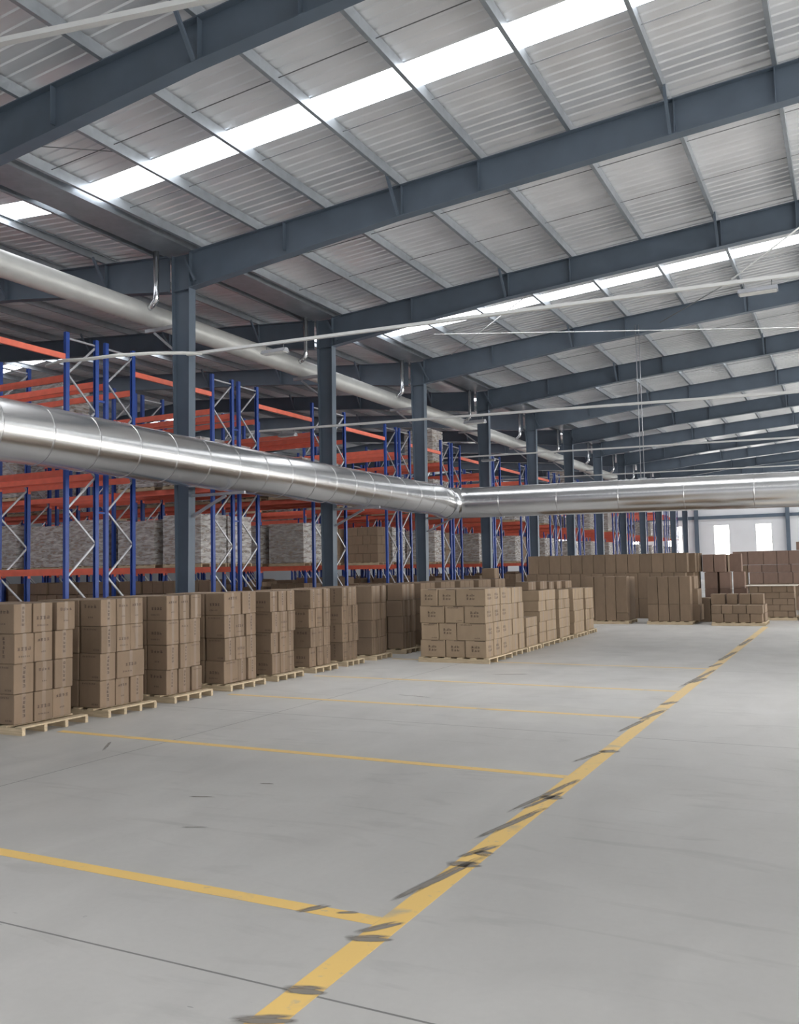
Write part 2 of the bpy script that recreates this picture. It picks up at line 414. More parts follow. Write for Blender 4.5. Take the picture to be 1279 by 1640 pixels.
# valley gutter
q = MB(); t = 0.012
q.box(VAL-0.40, VAL+0.40, YB, YF, 8.72, 8.72+t); q.box(VAL-0.40, VAL-0.40+t, YB, YF, 8.72+t, 8.96); q.box(VAL+0.40-t, VAL+0.40, YB, YF, 8.72+t, 8.96)
q.box(VAL-0.52, VAL-0.40, YB, YF, 8.945, 8.96); q.box(VAL+0.40, VAL+0.52, YB, YF, 8.945, 8.96)
tag(q.build('valley_gutter', M['galv']), 'long grey valley gutter running along the tops of the columns', 'gutter')

# purlins : C sections lying on the rafters
def purlin(x, label, group, face=1):
    z = rz(x)+0.002; h, wd, t = 0.19, 0.07, 0.006
    s = face
    prof = [(0,0),(wd*s,0),(wd*s,0.025),((wd-t)*s,0.025),((wd-t)*s,t),(t*s,t),(t*s,h-t),((wd-t)*s,h-t),((wd-t)*s,h-0.025),(wd*s,h-0.025),(wd*s,h),(0,h)]
    q = MB(); q.prism([(a, b_) for a, b_ in prof], YB, YF)
    o = q.build('roof_purlin', M['galv']); o.location = (x-wd*s/2, 0, z); return tag(o, label, 'purlin', group)
pr = [-12.35] + [-0.73-1.69*k for k in range(6, -1, -1)] + [0.96, 1.8, 2.2, 3.9, 5.6, 7.3, 9.0, 10.7, 12.4, 14.1, 15.8]
for i, x in enumerate(pr):
    if x > 1.9: lab = 'galvanised roof purlin beyond the ridge of the right roof slope'
    elif i == 0: lab = 'galvanised eaves purlin right beside the valley gutter over the aisle'
    else: lab = 'galvanised roof purlin over the aisle, %s one up from the valley gutter' % ORD[i]
    purlin(x, lab, 'galvanised purlins over the aisle', -1)
pl = [-13.65] + [-15.2-1.69*k for k in range(16)]
for i, x in enumerate(pl):
    lab = ('galvanised eaves purlin left of the valley gutter, above the drain pipe' if i == 0 else
           'galvanised roof purlin above the racks, %s one left of the valley gutter' % ORD[i])
    purlin(x, lab, 'galvanised purlins above the racks', 1)

# rafters
def i_beam(mb, pts_top, pts_bot, y, fwid=0.22, ft=0.016, wt=0.012):
    n = len(pts_top)
    for k in range(n-1):
        (xa, za), (xb, zb) = pts_top[k], pts_top[k+1]; (_, ba), (_, bb) = pts_bot[k], pts_bot[k+1]
        for (c0, c1, h0, h1, wd) in ((za-ft, zb-ft, za, zb, fwid), (ba, bb, ba+ft, bb+ft, fwid), (ba+ft, bb+ft, za-ft, zb-ft, wt)):
            i = len(mb.v)
            for (x, lo, hi) in ((xa, c0, h0), (xb, c1, h1)):
                mb.v += [(x, y-wd/2, lo), (x, y+wd/2, lo), (x, y+wd/2, hi), (x, y-wd/2, hi)]
            for q_ in ((3,2,1,0),(4,5,6,7),(0,1,5,4),(1,2,6,5),(2,3,7,6),(3,0,4,7)):
                mb.f.append(tuple(i+a for a in q_)); mb.sm.append(False)
def frame_name(i):   # i index in FR
    k = i-4          # 0 = the frame of the nearest visible column
    if k < 0: return None
    return k
def add_rafters(i, y):
    k = i-4
    tops = [(x, rz(x)) for x in (-12.68, -7.6, RIDGE_R)]
    bots = [(-12.68, 7.90), (-7.6, rz(-7.6)-0.62), (RIDGE_R, rz(RIDGE_R)-0.62)]
    tops2 = [(x, rz(x)) for x in (RIDGE_R+0.005, 11.5, 16.7)]; bots2 = [(RIDGE_R+0.005, rz(RIDGE_R)-0.62), (11.5, rz(11.5)-0.62), (16.7, 7.85)]
    mb = MB(); i_beam(mb, tops, bots, y); i_beam(mb, tops2, bots2, y)
    o = mb.build('roof_rafter', M['steel'])
    where = ('at the top left corner nearest the camera' if k == -1 else 'behind the camera' if k < -1 else
             'springing from the %s column from the camera' % (ORD[k] if k else 'nearest') if k < 12 else 'against the far wall')
    tag(o, 'blue-grey steel roof rafter over the aisle, ' + where, 'rafter', 'roof rafters over the aisle')
    # web stiffeners and fly braces
    for (x, both) in ((-7.5, True), (-2.36, True), (-5.85, False), (-0.74, False), (-10.2, False)):
        zt = rz(x); zb = zt-0.62
        s = MB()
        if both:
            s.box(x-0.006+0.05, x+0.006+0.05, y-0.105, y-0.008, zb+0.02, zt-0.02)
            s.bar((x-0.02, y-0.55, zt+0.04), (x-0.02, y-0.10, zb+0.02), 0.05, 0.05)
            s.bar((x-0.02, y+0.55, zt+0.04), (x-0.02, y+0.10, zb+0.02), 0.05, 0.05)
        else:
            s.box(x-0.006, x+0.006, y-0.105, y-0.008, zb+0.02, zt-0.02)
        s.build('fly_brace' if both else 'web_stiffener', M['steel'], o)
    # left side
    tops = [(x, rz(x)) for x in (-13.32, -18.5, RIDGE_L)][::-1]
    bots = [(-13.32, 7.90), (-18.5, rz(-18.5)-0.60), (RIDGE_L, rz(RIDGE_L)-0.60)][::-1]
    t2 = [(XL+0.1, rz(XL+0.1)), (RIDGE_L-0.005, rz(RIDGE_L))]; b2 = [(XL+0.1, rz(XL)-0.7), (RIDGE_L-0.005, rz(RIDGE_L)-0.60)]
    mb = MB(); i_beam(mb, tops, bots, y); i_beam(mb, t2, b2, y)
    o = mb.build('roof_rafter', M['steel'])
    tag(o, 'dark steel roof rafter above the racks, ' + where, 'rafter', 'roof rafters above the racks')
    for x in (-15.2, -18.58, -21.96):
        zt = rz(x); s = MB(); s.box(x-0.006, x+0.006, y-0.105, y-0.008, zt-0.58, zt-0.02)
        s.bar((x+0.03, y-0.5, zt+0.04), (x+0.03, y-0.10, zt-0.55), 0.05, 0.05)
        s.build('fly_brace', M['steel'], o)
for i, y in enumerate(FR): add_rafters(i, y)

# sag rods between the purlins
for i in range(3, len(FR)-1):
    for j, fr in enumerate((0.30, 0.62)):
        y = FR[i]+6*fr
        q = MB(); q.tube([(x, y, rz(x)+0.09) for x in (-12.35, RIDGE_R)], 0.008, 6)
        tag(q.build('sag_rod', M['rod']), 'thin %s sag rod crossing the roof purlins over the aisle in roof bay %s' % (('nearer', 'farther')[j], ORD[i-3]), 'rod', 'sag rods under the aisle roof')
q = MB()
q.tube([(-12.35, 9.75, rz(-12.35)+0.09), (-10.87, 11.2, rz(-10.87)+0.09)], 0.008, 6)
tag(q.build('sag_rod', M['rod']), 'thin diagonal sag rod in the eaves panel above the nearest rafter end', 'rod')

# columns : tapered H sections with the web across the aisle
def column(k, y):
    root = empty('steel_column', (-12.93, y, 0))
    nm = ('nearest the camera' if k == 0 else '%s from the camera' % ORD[k] if k > 0 else 'behind the camera')
    extra = {0: ', behind the third and fourth carton stacks', 1: ', at the elbow side of the silver duct'}.get(k, '')
    tag(root, 'blue-grey steel column under the valley gutter, ' + nm, 'column', 'steel columns along the aisle')
    c = MB(); hb, ht, fwid, t = 0.165, 0.255, 0.22, 0.016; H = 8.70
    for s in (-1, 1):
        i = len(c.v)
        for (z, h) in ((0, hb), (H, ht)):
            for (dx, dy) in ((h-t, -fwid/2), (h, -fwid/2), (h, fwid/2), (h-t, fwid/2)): c.v.append((s*dx, dy, z))
        for q_ in ((0,1,2,3),(7,6,5,4),(0,4,5,1),(1,5,6,2),(2,6,7,3),(3,7,4,0)):
            c.f.append(tuple(i+a for a in (q_ if s < 0 else q_[::-1]))); c.sm.append(False)
    i = len(c.v)
    for (z, h) in ((0, hb-t), (H, ht-t)):
        c.v += [(-h, -0.006, z), (h, -0.006, z), (h, 0.006, z), (-h, 0.006, z)]
    for q_ in ((3,2,1,0),(4,5,6,7),(0,1,5,4),(1,2,6,5),(2,3,7,6),(3,0,4,7)): c.f.append(tuple(i+a for a in q_)); c.sm.append(False)
    c.build('shaft', M['steel'], root)
    p = MB(); p.box(-0.26, 0.26, -0.18, 0.18, 0.0, 0.02); p.build('base_plate', M['steel'], root)
    p = MB(); p.box(-0.235, 0.235, -0.105, -0.008, 7.88, 7.895); p.box(-0.235, 0.235, 0.008, 0.105, 7.88, 7.895); p.build('stiffener_plate', M['steel'], root)
    p = MB(); p.bar((0.10, -0.112, 8.62), (0.42, -0.112, 8.02), 0.05, 0.05); p.build('knee_brace', M['steel'], root)
    if 0 <= k <= 2:      # arms carrying the silver duct
        a = MB(); a.box(0.20, 1.62, -0.03, 0.03, 3.28, 3.34); da = a.build('duct_arm', M['brace'], root)
        a = MB(); a.bar((0.21, 0, 2.86), (1.12, 0, 3.27), 0.055, 0.055); a.build('arm_strut', M['brace'], da)
    if k >= 0:           # bracket for the drain pipe
        a = MB(); a.box(-1.10, -0.24, -0.04, 0.04, 7.08, 7.16); pa = a.build('pipe_arm', M['brace'], root)
        a = MB(); a.bar((-0.235, 0, 6.55), (-0.85, 0, 7.06), 0.045, 0.045); a.build('arm_strut', M['brace'], pa)
for i, y in enumerate(FR):
    if i >= 2: column(i-4, y)

# ------------------------------------------------------------------ big silver duct
D_R = 0.5
def duct_z(y): return 3.96 - 0.0075*(y-9.0) - 0.05*math.sin(max(0, min(1, (y-10)/16))*math.pi)
root = empty('insulated_duct', (-11.85, 26.9, 0))
tag(root, 'fat silver aluminium-clad air duct on column arms turning across the hall', 'duct')
EX, EY = -11.85, 26.95
ze = 3.755
p1 = [(0, y-EY-0.05, duct_z(y)) for y in [-3.0+1.0*k for k in range(30)]]
q = MB(); q.tube(p1+[(0.0, -0.44, ze), (0.06, -0.24, ze)], D_R, 48); q.build('duct_section', M['duct'], root)
p2 = [(0.75+2.0*k, 0.12, ze-0.012*(0.75+2.0*k)) for k in range(14)]
q = MB(); q.tube([(0.30, -0.02, ze), (0.52, 0.09, ze)]+p2, D_R, 48); q.build('duct_section', M['duct'], root)
def seam(c, d, r=D_R+0.006, w_=0.03):
    q = MB(); c = Vector(c); d = Vector(d).normalized()
    q.tube([c-d*w_/2, c+d*w_/2], r, 48); q.build('seam_band', M['duct'], root)
for k in range(30):
    y = -2.5+0.98*k
    if y < 26.2: seam((0, y-EY-0.05, duct_z(y)), (0, 1, -0.01))
for k in range(14): seam((1.9+1.9*k, 0.12, ze-0.012*(1.9+1.9*k)), (1, 0, -0.012))
q = MB(); q.tube([(0.03, -0.34, ze), (0.06, -0.22, ze), (0.17, -0.10, ze), (0.30, -0.02, ze), (0.44, 0.05, ze)], [D_R+0.004, D_R+0.010, D_R+0.012, D_R+0.010, D_R+0.004], 40); q.build('elbow_band', M['tin'], root)
for (x, yy) in ((-5.5, 27.07), (2.5, 27.07)):
    r = empty('duct_hanger', (x, yy, 4.2)); tag(r, 'pair of thin vertical rods hanging the crosswise silver duct from the roof' if x < 0 else 'pair of hanger rods on the crosswise silver duct, out at the right', 'hanger', 'duct hanger rods')
    for dx in (-0.05, 0.05):
        h = MB(); h.tube([(dx, 0, -0.02), (dx, 0, rz(x)-4.2-0.3)], 0.012, 6); h.build('hanger_rod', M['brace'], r)
    h = MB(); h.box(-0.12, 0.12, -0.03, 0.03, -0.02, 0.02); h.build('hanger_clamp', M['tin'], r)

# ------------------------------------------------------------------ drain pipe under the gutter
root = empty('drain_pipe', (-13.78, 15, 7.42)); tag(root, 'grey horizontal drain pipe along the rack side of the columns', 'pipe')
q = MB(); q.tube([(0, y-15, 0.008*(15-y)*0.3) for y in (-10, 0, 10, 20, 40, 60, 84)], 0.25, 24); q.build('pipe_run', M['pipe'], root)
for i, y in enumerate(FR):
    if i < 3: continue
    yy = y-0.42
    d = MB(); d.tube([(-13.34, yy, 8.78), (-13.34, yy, 7.75), (-13.36, yy, 7.62), (-13.46, yy, 7.53), (-13.56, yy, 7.48)], 0.065, 14)
    tag(d.build('downpipe', M['tin']), 'short shiny downpipe from gutter to drain pipe beside the %s column' % (ORD[i-4] if i > 3 else 'out-of-view'), 'pipe', 'downpipes at the columns')

# ------------------------------------------------------------------ cable trays, lamps, stays
def tray(a, b, label):
    q = MB(); q.bar(a, b, 0.075, 0.055); return tag(q.build('cable_tray', M['white']), label, 'cable tray', 'white cable trays across the hall')
tray((-7.78-3, 6.2, 7.25+0.49), (8, 6.2, 4.98), 'white cable tray crossing the top left corner nearest the camera')
tray((-12.15, 14.3, 6.19), (12, 14.3, 5.60), 'white cable tray crossing in front of the nearest column')
tray((-15.31, 20.7, 5.66), (12, 20.7, 4.90), 'white cable tray crossing in front of the second column')
tray((-16.5, 32.65, 6.09), (12, 32.65, 5.53), 'white cable tray crossing in front of the fourth column')
tray((-18.56, 45, 6.33), (12, 45, 5.82), 'distant white cable tray just above the crosswise silver duct')
def lamp(x, y, z, label):
    r = empty('linear_lamp', (x, y, z)); tag(r, label, 'lamp', 'lamps hanging under the cable trays')
    q = MB(); q.prism([(-0.10, 0.0), (0.10, 0.0), (0.045, 0.075), (-0.045, 0.075)], -0.28, 0.28, 'x'); hs = q.build('lamp_housing', M['brace'], r)
    q = MB(); q.box(-0.26, 0.26, -0.08, 0.08, -0.012, -0.001); q.build('diffuser', M['white'], hs)
    for s in (-0.2, 0.2):
        q = MB(); q.tube([(s, 0, 0.075), (s, 0, 0.17)], 0.008, 6); q.build('lamp_hook', M['rod'], hs)
def tz(a, b, x): return a[1]+(b[1]-a[1])*(x-a[0])/(b[0]-a[0])
lamp(-1.08, 14.3, tz((-12.15, 6.19), (12, 5.60), -1.08)-0.20, 'linear lamp under the near cable tray, at the right edge')
lamp(-9.95, 14.3, tz((-12.15, 6.19), (12, 5.60), -9.95)-0.20, 'linear lamp under the near cable tray, between the first two columns')
lamp(-8.32, 20.7, tz((-15.31, 5.66), (12, 4.90), -8.32)-0.20, 'linear lamp under the second cable tray, before the fourth column')
lamp(-14.0, 20.7, tz((-15.31, 5.66), (12, 4.90), -14.0)-0.20, 'linear lamp under the second cable tray, over the rack ends')
lamp(-12.6, 32.65, 5.80, 'linear lamp under the cable tray beyond the duct elbow')
def rod(a, b, label, mat='white', r=0.014):
    q = MB(); q.tube([a, b], r, 6); tag(q.build('stay_rod', M[mat]), label, 'rod', 'roof stays')
rod((-11.6, 26.9, rz(-11.6)-0.05), (-6.3, 21.5, rz(-6.3)-0.1), 'white diagonal roof stay in the bay between second and third columns')
rod((-10.9, 24.0, 8.66), (16.9, 24.0, 5.26), 'white nearly level stay wire below the second roof light strip')
rod((-1.45, 14.3, 5.98), (0.6, 15.0, 7.55), 'white stay wire rising to the right from the near cable tray')
rod((-1.45, 14.3, 5.96), (-2.6, 14.6, 5.55), 'short dark stay wire left of the right-hand lamp', 'rod', 0.008)
q = MB(); q.tube([(-13.9, 12.2, 5.75), (-13.45, 12.2, 5.80), (-12.9, 12.3, 5.78), (-12.45, 12.6, 5.86), (-12.1, 13.2, 5.98), (-11.85, 13.8, 6.08), (-11.75, 14.26, 6.15)], 0.035, 8)
tag(q.build('cable_bundle', M['cable']), 'drooping pale cable bundle in front of the first blue rack uprights', 'cable')

# ------------------------------------------------------------------ pallet racking
RX, BAY, RD, RH = -13.64, 3.2, 0.77, 6.45
LEV = (1.77, 3.71, 5.60)
def upright_mesh():
    q = MB(); t = 0.004; h = 0.045; d = 0.07
    prof = [(-h,-d/2),(h,-d/2),(h,-d/2+t),(-h+t,-d/2+t),(-h+t,d/2-t),(h,d/2-t),(h,d/2),(-h,d/2)]
    prof = [(-d/2,-h),(d/2,-h),(d/2,h),(d/2-0.016,h),(d/2-0.016,h-t),(d/2-t,h-t),(d/2-t,-h+t),(-d/2+t,-h+t),(-d/2+t,h-t),(-d/2+0.016,h-t),(-d/2+0.016,h),(-d/2,h)]
    q.prism(prof[::-1], 0, RH, 'z'); q.box(-0.05, 0.05, -0.05, 0.05, 0, 0.008)
    return q.mesh('upright', M['blue'])
UPM = upright_mesh()
def beam_mesh():
    q = MB(); x0, x1 = -BAY+0.045, -0.045
    q.box(x0, x1, -0.025, 0.025, -0.13, -0.035); q.box(x0, x1, -0.025, 0.008, -0.035, 0.0)
    q.box(x0, x1, -0.029, -0.025, -0.058, -0.050); q.box(x0, x1, -0.029, -0.025, -0.096, -0.088)
    for (a, b_) in ((x0-0.004, x0), (x1, x1+0.004)): q.box(a, b_, -0.045, 0.03, -0.19, 0.02)
    return q.mesh('beam', M['orange'])
BMM = beam_mesh()
def brace_mesh(a, b):
    q = MB(); q.bar(a, b, 0.035, 0.03, (1, 0, 0)); return q.mesh('brace', M['brace'])
BR = []
hy = RD/2-0.03
BR.append(brace_mesh((0, -hy, 6.33), (0, hy, 6.33)))
zz, s = 6.28, 1
while zz > 0.9:
    BR.append(brace_mesh((0, s*hy, zz), (0, -s*hy, zz-0.65))); zz -= 0.67; s = -s
BR.append(brace_mesh((0, -hy, 0.25), (0, hy, 0.25)))
jm = MB()
for bme in BR:
    o0 = len(jm.v); jm.v += [tuple(v.co) for v in bme.vertices]
    for p in bme.polygons: jm.f.append(tuple(o0+v for v in p.vertices)); jm.sm.append(False)
BR_ALL = jm.mesh('frame_bracing', M['brace'])
sq = MB(); sq.box(-0.02, 0.02, -0.085, 0.095, -0.02, 0.02); SPM = sq.mesh('row_spacer', M['blue'])
tb = MB(); tb.box(-0.025, 0.025, 0, 2.62, -0.055, 0.055); TIE = tb.mesh('aisle_tie_beam', M['orange'])
def rack(idx, back, nb, detail, label):
    y = 12.46+RD/2+4.48*idx + (1.04 if back else 0)
    r = empty('pallet_rack', (RX, y, 0)); tag(r, label, 'rack', 'pallet racks beside the aisle')
    for k in range(nb+1):
        if k and not detail: pass
        for s_ in (-1, 1):
            o = put('upright', UPM, r, (-BAY*k, s_*RD/2, 0))
            if s_ > 0: o.rotation_euler = (0, 0, math.pi)
        if k < 2 and detail:
            for bme in BR: put('brace', bme, r, (-BAY*k, 0, 0))
        else: put('frame_bracing', BR_ALL, r, (-BAY*k, 0, 0))
        if back:
            for z in (2.9, 5.2): put('row_spacer', SPM, r, (-BAY*k, -0.52, z))
    for k in range(nb):
        for z in LEV:
            for s_ in (-1, 1):
                o = put('beam', BMM, r, (-BAY*k if s_ < 0 else -BAY*(k+1), s_*RD/2, z))
                if s_ > 0: o.rotation_euler = (0, 0, math.pi)
    if back and idx < 9:
        for j, dx in enumerate((0, -2*BAY if nb > 2 else -BAY)):
            if j and not detail: continue
            tag(put('aisle_tie_beam', TIE, None, (RX+dx, y+RD/2+0.036, 5.95)), 'orange tie beam high across the %s rack aisle, %s' % (ORD[idx+1], 'at the rack ends' if j == 0 else 'set deeper in'), 'beam', 'tie beams over the rack aisles')
    return r
NR = 16
for idx in range(-1, NR):
    nb = 5 if idx in (1, 2, 3, 4, 5) else 4 if idx < 9 else 3 if idx < 12 else 2
    if idx == -1: nb = 2
    for back in (0, 1):
        nm = 'out-of-view' if idx < 0 else ORD[idx]
        rack(idx, back, nb, -1 < idx < 4, 'blue and orange pallet rack, %s half of the %s double row along the aisle' % ('far' if back else 'near', nm))

# ------------------------------------------------------------------ wooden pallets
def pallet_tree(lx, ly, detail=True):
    r = empty('wooden_pallet'); H = 0.088
    n = 4
    for i in range(n):
        y = -ly/2 + 0.022 + (ly-0.044)*i/(n-1)
        q = MB(); q.box(-lx/2, lx/2, y-0.02, y+0.02, 0, H-0.018); q.build('stringer', M['wood'], r)
    nb = 6 if detail else 5
    for i in range(nb):
        x = -lx/2+0.055+(lx-0.11)*i/(nb-1)
        q = MB(); q.box(x-0.05, x+0.05, -ly/2, ly/2, H-0.018, H, 0.003); q.build('deck_board', M['wood'], r)
    return r
PC = {}
def pallet(x0, x1, y0, y1, z, label, group, rot=0.0):
    key = (round(x1-x0, 2), round(y1-y0, 2))
    if key in PC: r = copy_tree(PC[key])
    else: r = PC[key] = pallet_tree(*key)
    r.location = ((x0+x1)/2, (y0+y1)/2, z); r.rotation_euler = (0, 0, rot)
    return tag(r, label, 'pallet', group)

# ------------------------------------------------------------------ wrapped loads in the racks
def load_mesh(seed, lx, ly, nz, hz):
    rn = random.Random(seed); q = MB(); g = 0.004
    for k in range(nz):
        nx, ny = (3, 2) if k % 2 else (4, 3)
        if seed % 3 == 0: nx, ny = (3, 3)
        for i in range(nx):
            for j in range(ny):
                if 0 < i < nx-1 and 0 < j < ny-1: continue
                dx = rn.uniform(-0.006, 0.006)
                q.box(-lx/2+lx*i/nx+g+dx, -lx/2+lx*(i+1)/nx-g+dx, -ly/2+ly*j/ny+g, -ly/2+ly*(j+1)/ny-g, hz*k+0.002, hz*(k+1)-0.002, 0.006)
    return q.mesh('carton_block', M['kraft'])
def film_mesh(seed, lx, ly, h):
    rn = random.Random(seed+50); q = MB(); e = 0.022; nz = 6
    ring = [(-lx/2-e, -ly/2-e), (-lx/6, -ly/2-e-0.006), (lx/6, -ly/2-e-0.004), (lx/2+e, -ly/2-e), (lx/2+e+0.004, 0), (lx/2+e, ly/2+e), (0, ly/2+e+0.004), (-lx/2-e, ly/2+e), (-lx/2-e-0.004, 0)]
    n = len(ring)
    for k in range(nz+1):
        for (x, y) in ring: q.v.append((x+rn.uniform(-0.005, 0.005), y+rn.uniform(-0.005, 0.005), 0.004+(h+0.012)*k/nz))
    for k in range(nz):
        for j in range(n):
            q.f.append((k*n+j, k*n+(j+1) % n, (k+1)*n+(j+1) % n, (k+1)*n+j)); q.sm.append(False)
    q.f.append(tuple(nz*n+j for j in range(n))); q.sm.append(False)
    return q.mesh('stretch_film', M['film'])
LT = []
for sd in range(6):
    nz, hz = ((4, 0.29), (4, 0.295), (5, 0.235), (3, 0.36), (4, 0.27), (5, 0.225))[sd]
    LT.append((load_mesh(sd, 1.14, 0.92, nz, hz), film_mesh(sd, 1.14, 0.92, nz*hz), nz*hz))
LNAME = ('lowest', 'middle', 'top')
def rack_load(idx, back, lev, pos, sd, film=True):
    y = 12.46+RD/2+4.48*idx + (1.04 if back else 0)
    x = RX - BAY*(pos//2) - (0.88 if pos % 2 == 0 else 2.36)
    z = LEV[lev]+0.001
    where = '%s rack row %s side, %s level, %s from aisle' % (ORD[idx], 'far' if back else 'near', LNAME[lev], ORD[pos])
    pallet(x-0.6, x+0.6, y-0.49, y+0.49, z, 'pallet under load, ' + where, 'pallets in the racks')
    r = empty('wrapped_load' if film else 'carton_load', (x, y, z+0.09))
    tag(r, ('film-wrapped' if film else 'bare') + ' load, ' + where, 'pallet load', 'carton loads in the racks')
    put('carton_block', LT[sd][0], r)
    if film: put('stretch_film', LT[sd][1], r)
rn = random.Random(3)
for idx in range(1, NR):
    npos = 10 if idx < 3 else 8 if idx < 6 else 5 if idx < 9 else 3
    for pos in range(npos):
        for lev in (0, 1):
            if lev == 1 and rn.random() < (0.35 if idx < 5 else 0.25): continue
            rack_load(idx, 0, lev, pos, rn.randrange(6), rn.random() < 0.85)
            if pos < 2 and idx < 9: rack_load(idx, 1, lev, pos, rn.randrange(6), rn.random() < 0.85)
for idx in (2, 3, 4, 5, 6, 7, 8, 9, 10):
    for pos in range(10 if idx < 6 else 8 if idx < 9 else 6):
        if idx == 3 and pos in (1, 2): continue
        x = RX - BAY*(pos//2) - (0.88 if pos % 2 == 0 else 2.36); y = 12.46+RD/2+4.48*idx
        where = '%s rack row near side, floor level, %s from aisle' % (ORD[idx], ORD[pos])
        pallet(x-0.6, x+0.6, y-0.49, y+0.49, 0.0, 'pallet under load, '+where, 'pallets in the racks')
        r = empty('carton_load', (x, y, 0.09)); tag(r, 'bare carton load, '+where, 'pallet load', 'carton loads in the racks')
        put('carton_block', LT[(pos+idx) % 4][0], r)
rack_load(4, 0, 2, 0, 1, True); rack_load(1, 0, 2, 3, 4, True); rack_load(8, 0, 2, 0, 2, True)
rack_load(11, 0, 2, 0, 3, True)

# ------------------------------------------------------------------ cartons
SPEC = []   # every carton in view, biggest in the picture first
FILL = []   # hidden cores of the stacks
def carton(x0, x1, y0, y1, z0, z1, label, group, vis=1.0, det=2, mat='kraft', jit=1.0, lean=0.0):
    SPEC.append(dict(b=(x0, x1, y0, y1, z0, z1), label=label, group=group, vis=vis, det=det, mat=mat, jit=jit, lean=lean))
def glyph(q, rn, ax, c, u, v, s, off):
    # one block of printed strokes, s = size ; ax 'x' prints on the +X face, 'y' on the -Y face
    def st(u0, v0, u1, v1):
        if ax == 'x': q.quad((off, u0, v0), (off, u1, v0), (off, u1, v1), (off, u0, v1))
        else: q.quad((u0, off, v0), (u1, off, v0), (u1, off, v1), (u0, off, v1))
    w_ = s*0.13
    for k in range(rn.choice((2, 3, 3))):
        vv = v + s*(0.12+0.32*k) + rn.uniform(-0.03, 0.03)*s
        st(u+s*rn.uniform(0.02, 0.2), vv, u+s*rn.uniform(0.75, 0.95), vv+w_)
    for k in range(rn.choice((1, 2, 2))):
        uu = u + s*rn.choice((0.15, 0.42, 0.45, 0.72))
        st(uu, v+s*rn.uniform(0.0, 0.2), uu+w_, v+s*rn.uniform(0.75, 0.98))
def face_print(q, rn, ax, w_, h, off, style):
    if style == 0:      # title row above, small lines below
        n = 4; s = min(w_*0.15, 0.045); u0 = -n*s*1.15/2
        for i in range(n): glyph(q, rn, ax, 0, u0+i*s*1.15, h*0.68, s, off)
        for i in range(3): glyph(q, rn, ax, 0, -s*0.9+i*s*0.6, h*0.30, s*0.5, off)
    elif style == 1:    # one column of characters down the middle
        s = min(w_*0.15, 0.038); n = 5
        for i in range(n): glyph(q, rn, ax, 0, -s/2+rn.uniform(-0.1, 0.1)*s, h*0.80-i*s*1.25, s, off)
    elif style == 2:    # block of two rows
        s = min(w_*0.16, h*0.17)
        for r_ in range(2):
            for i in range(3): glyph(q, rn, ax, 0, -1.65*s+i*s*1.12, h*0.34+r_*s*1.2, s, off)
    elif style == 3:    # heading strip along the top edge, small mark low right
        s = min(w_*0.075, 0.022)
        for i in range(8): glyph(q, rn, ax, 0, -w_*0.36+i*s*1.2, h*0.86, s, off)
        for i in range(4): glyph(q, rn, ax, 0, w_*0.10+i*s*1.2, h*0.10, s, off)
    elif style == 4:    # line of heavy characters low on the face
        s = min(w_*0.17, 0.042); n = 4
        for i in range(n): glyph(q, rn, ax, 0, -n*s*0.55+i*s*1.1, h*0.42, s, off)
        for i in range(6): glyph(q, rn, ax, 0, -w_*0.3+i*s*0.6, h*0.20, s*0.5, off)
CM = {}
def carton_mesh(lx, ly, h, mat):
    k = ('b', lx, ly, h, mat)
    if k not in CM:
        q = MB(); q.box(-lx/2, lx/2, -ly/2, ly/2, 0, h, min(0.006, lx*0.03)); CM[k] = q.mesh('carton', M[mat])
    return CM[k]
def tape_mesh(lx, ly, h):
    k = ('t', lx, ly, h)
    if k not in CM:
        q = MB(); e = 0.0012; tw = 0.024; d = min(0.07, h*0.25)
        P = [(-lx/2-e, h-d), (-lx/2-e, h+e), (lx/2+e, h+e), (lx/2+e, 0.004)]
        for (x, z) in P: q.v += [(x, -tw, z), (x, tw, z)]
        for i in range(3): q.f.append((2*i, 2*i+2, 2*i+3, 2*i+1)[::-1]); q.sm.append(False)
        CM[k] = q.mesh('packing_tape', M['tape'])
    return CM[k]
def print_mesh(lx, ly, h, var):
    k = ('p', lx, ly, h, var)
    if k not in CM:
        rn_ = random.Random(var*17+3); q = MB()
        sx, sy = ((0, 4), (1, 0), (3, 4), (1, 3), (0, 0), (4, 1), (2, 2), (2, 3))[var]
        face_print(q, rn_, 'x', ly, h, lx/2+0.002, sx)
        face_print(q, rn_, 'y', lx, h, -ly/2-0.002, sy)
        if var >= 6: q.quad((-lx*0.05, -ly/2-0.002, h*0.955), (lx*0.46, -ly/2-0.002, h*0.955), (lx*0.46, -ly/2-0.002, h*0.985), (-lx*0.05, -ly/2-0.002, h*0.985))
        CM[k] = q.mesh('printed_text', M['ink'])
    return CM[k]

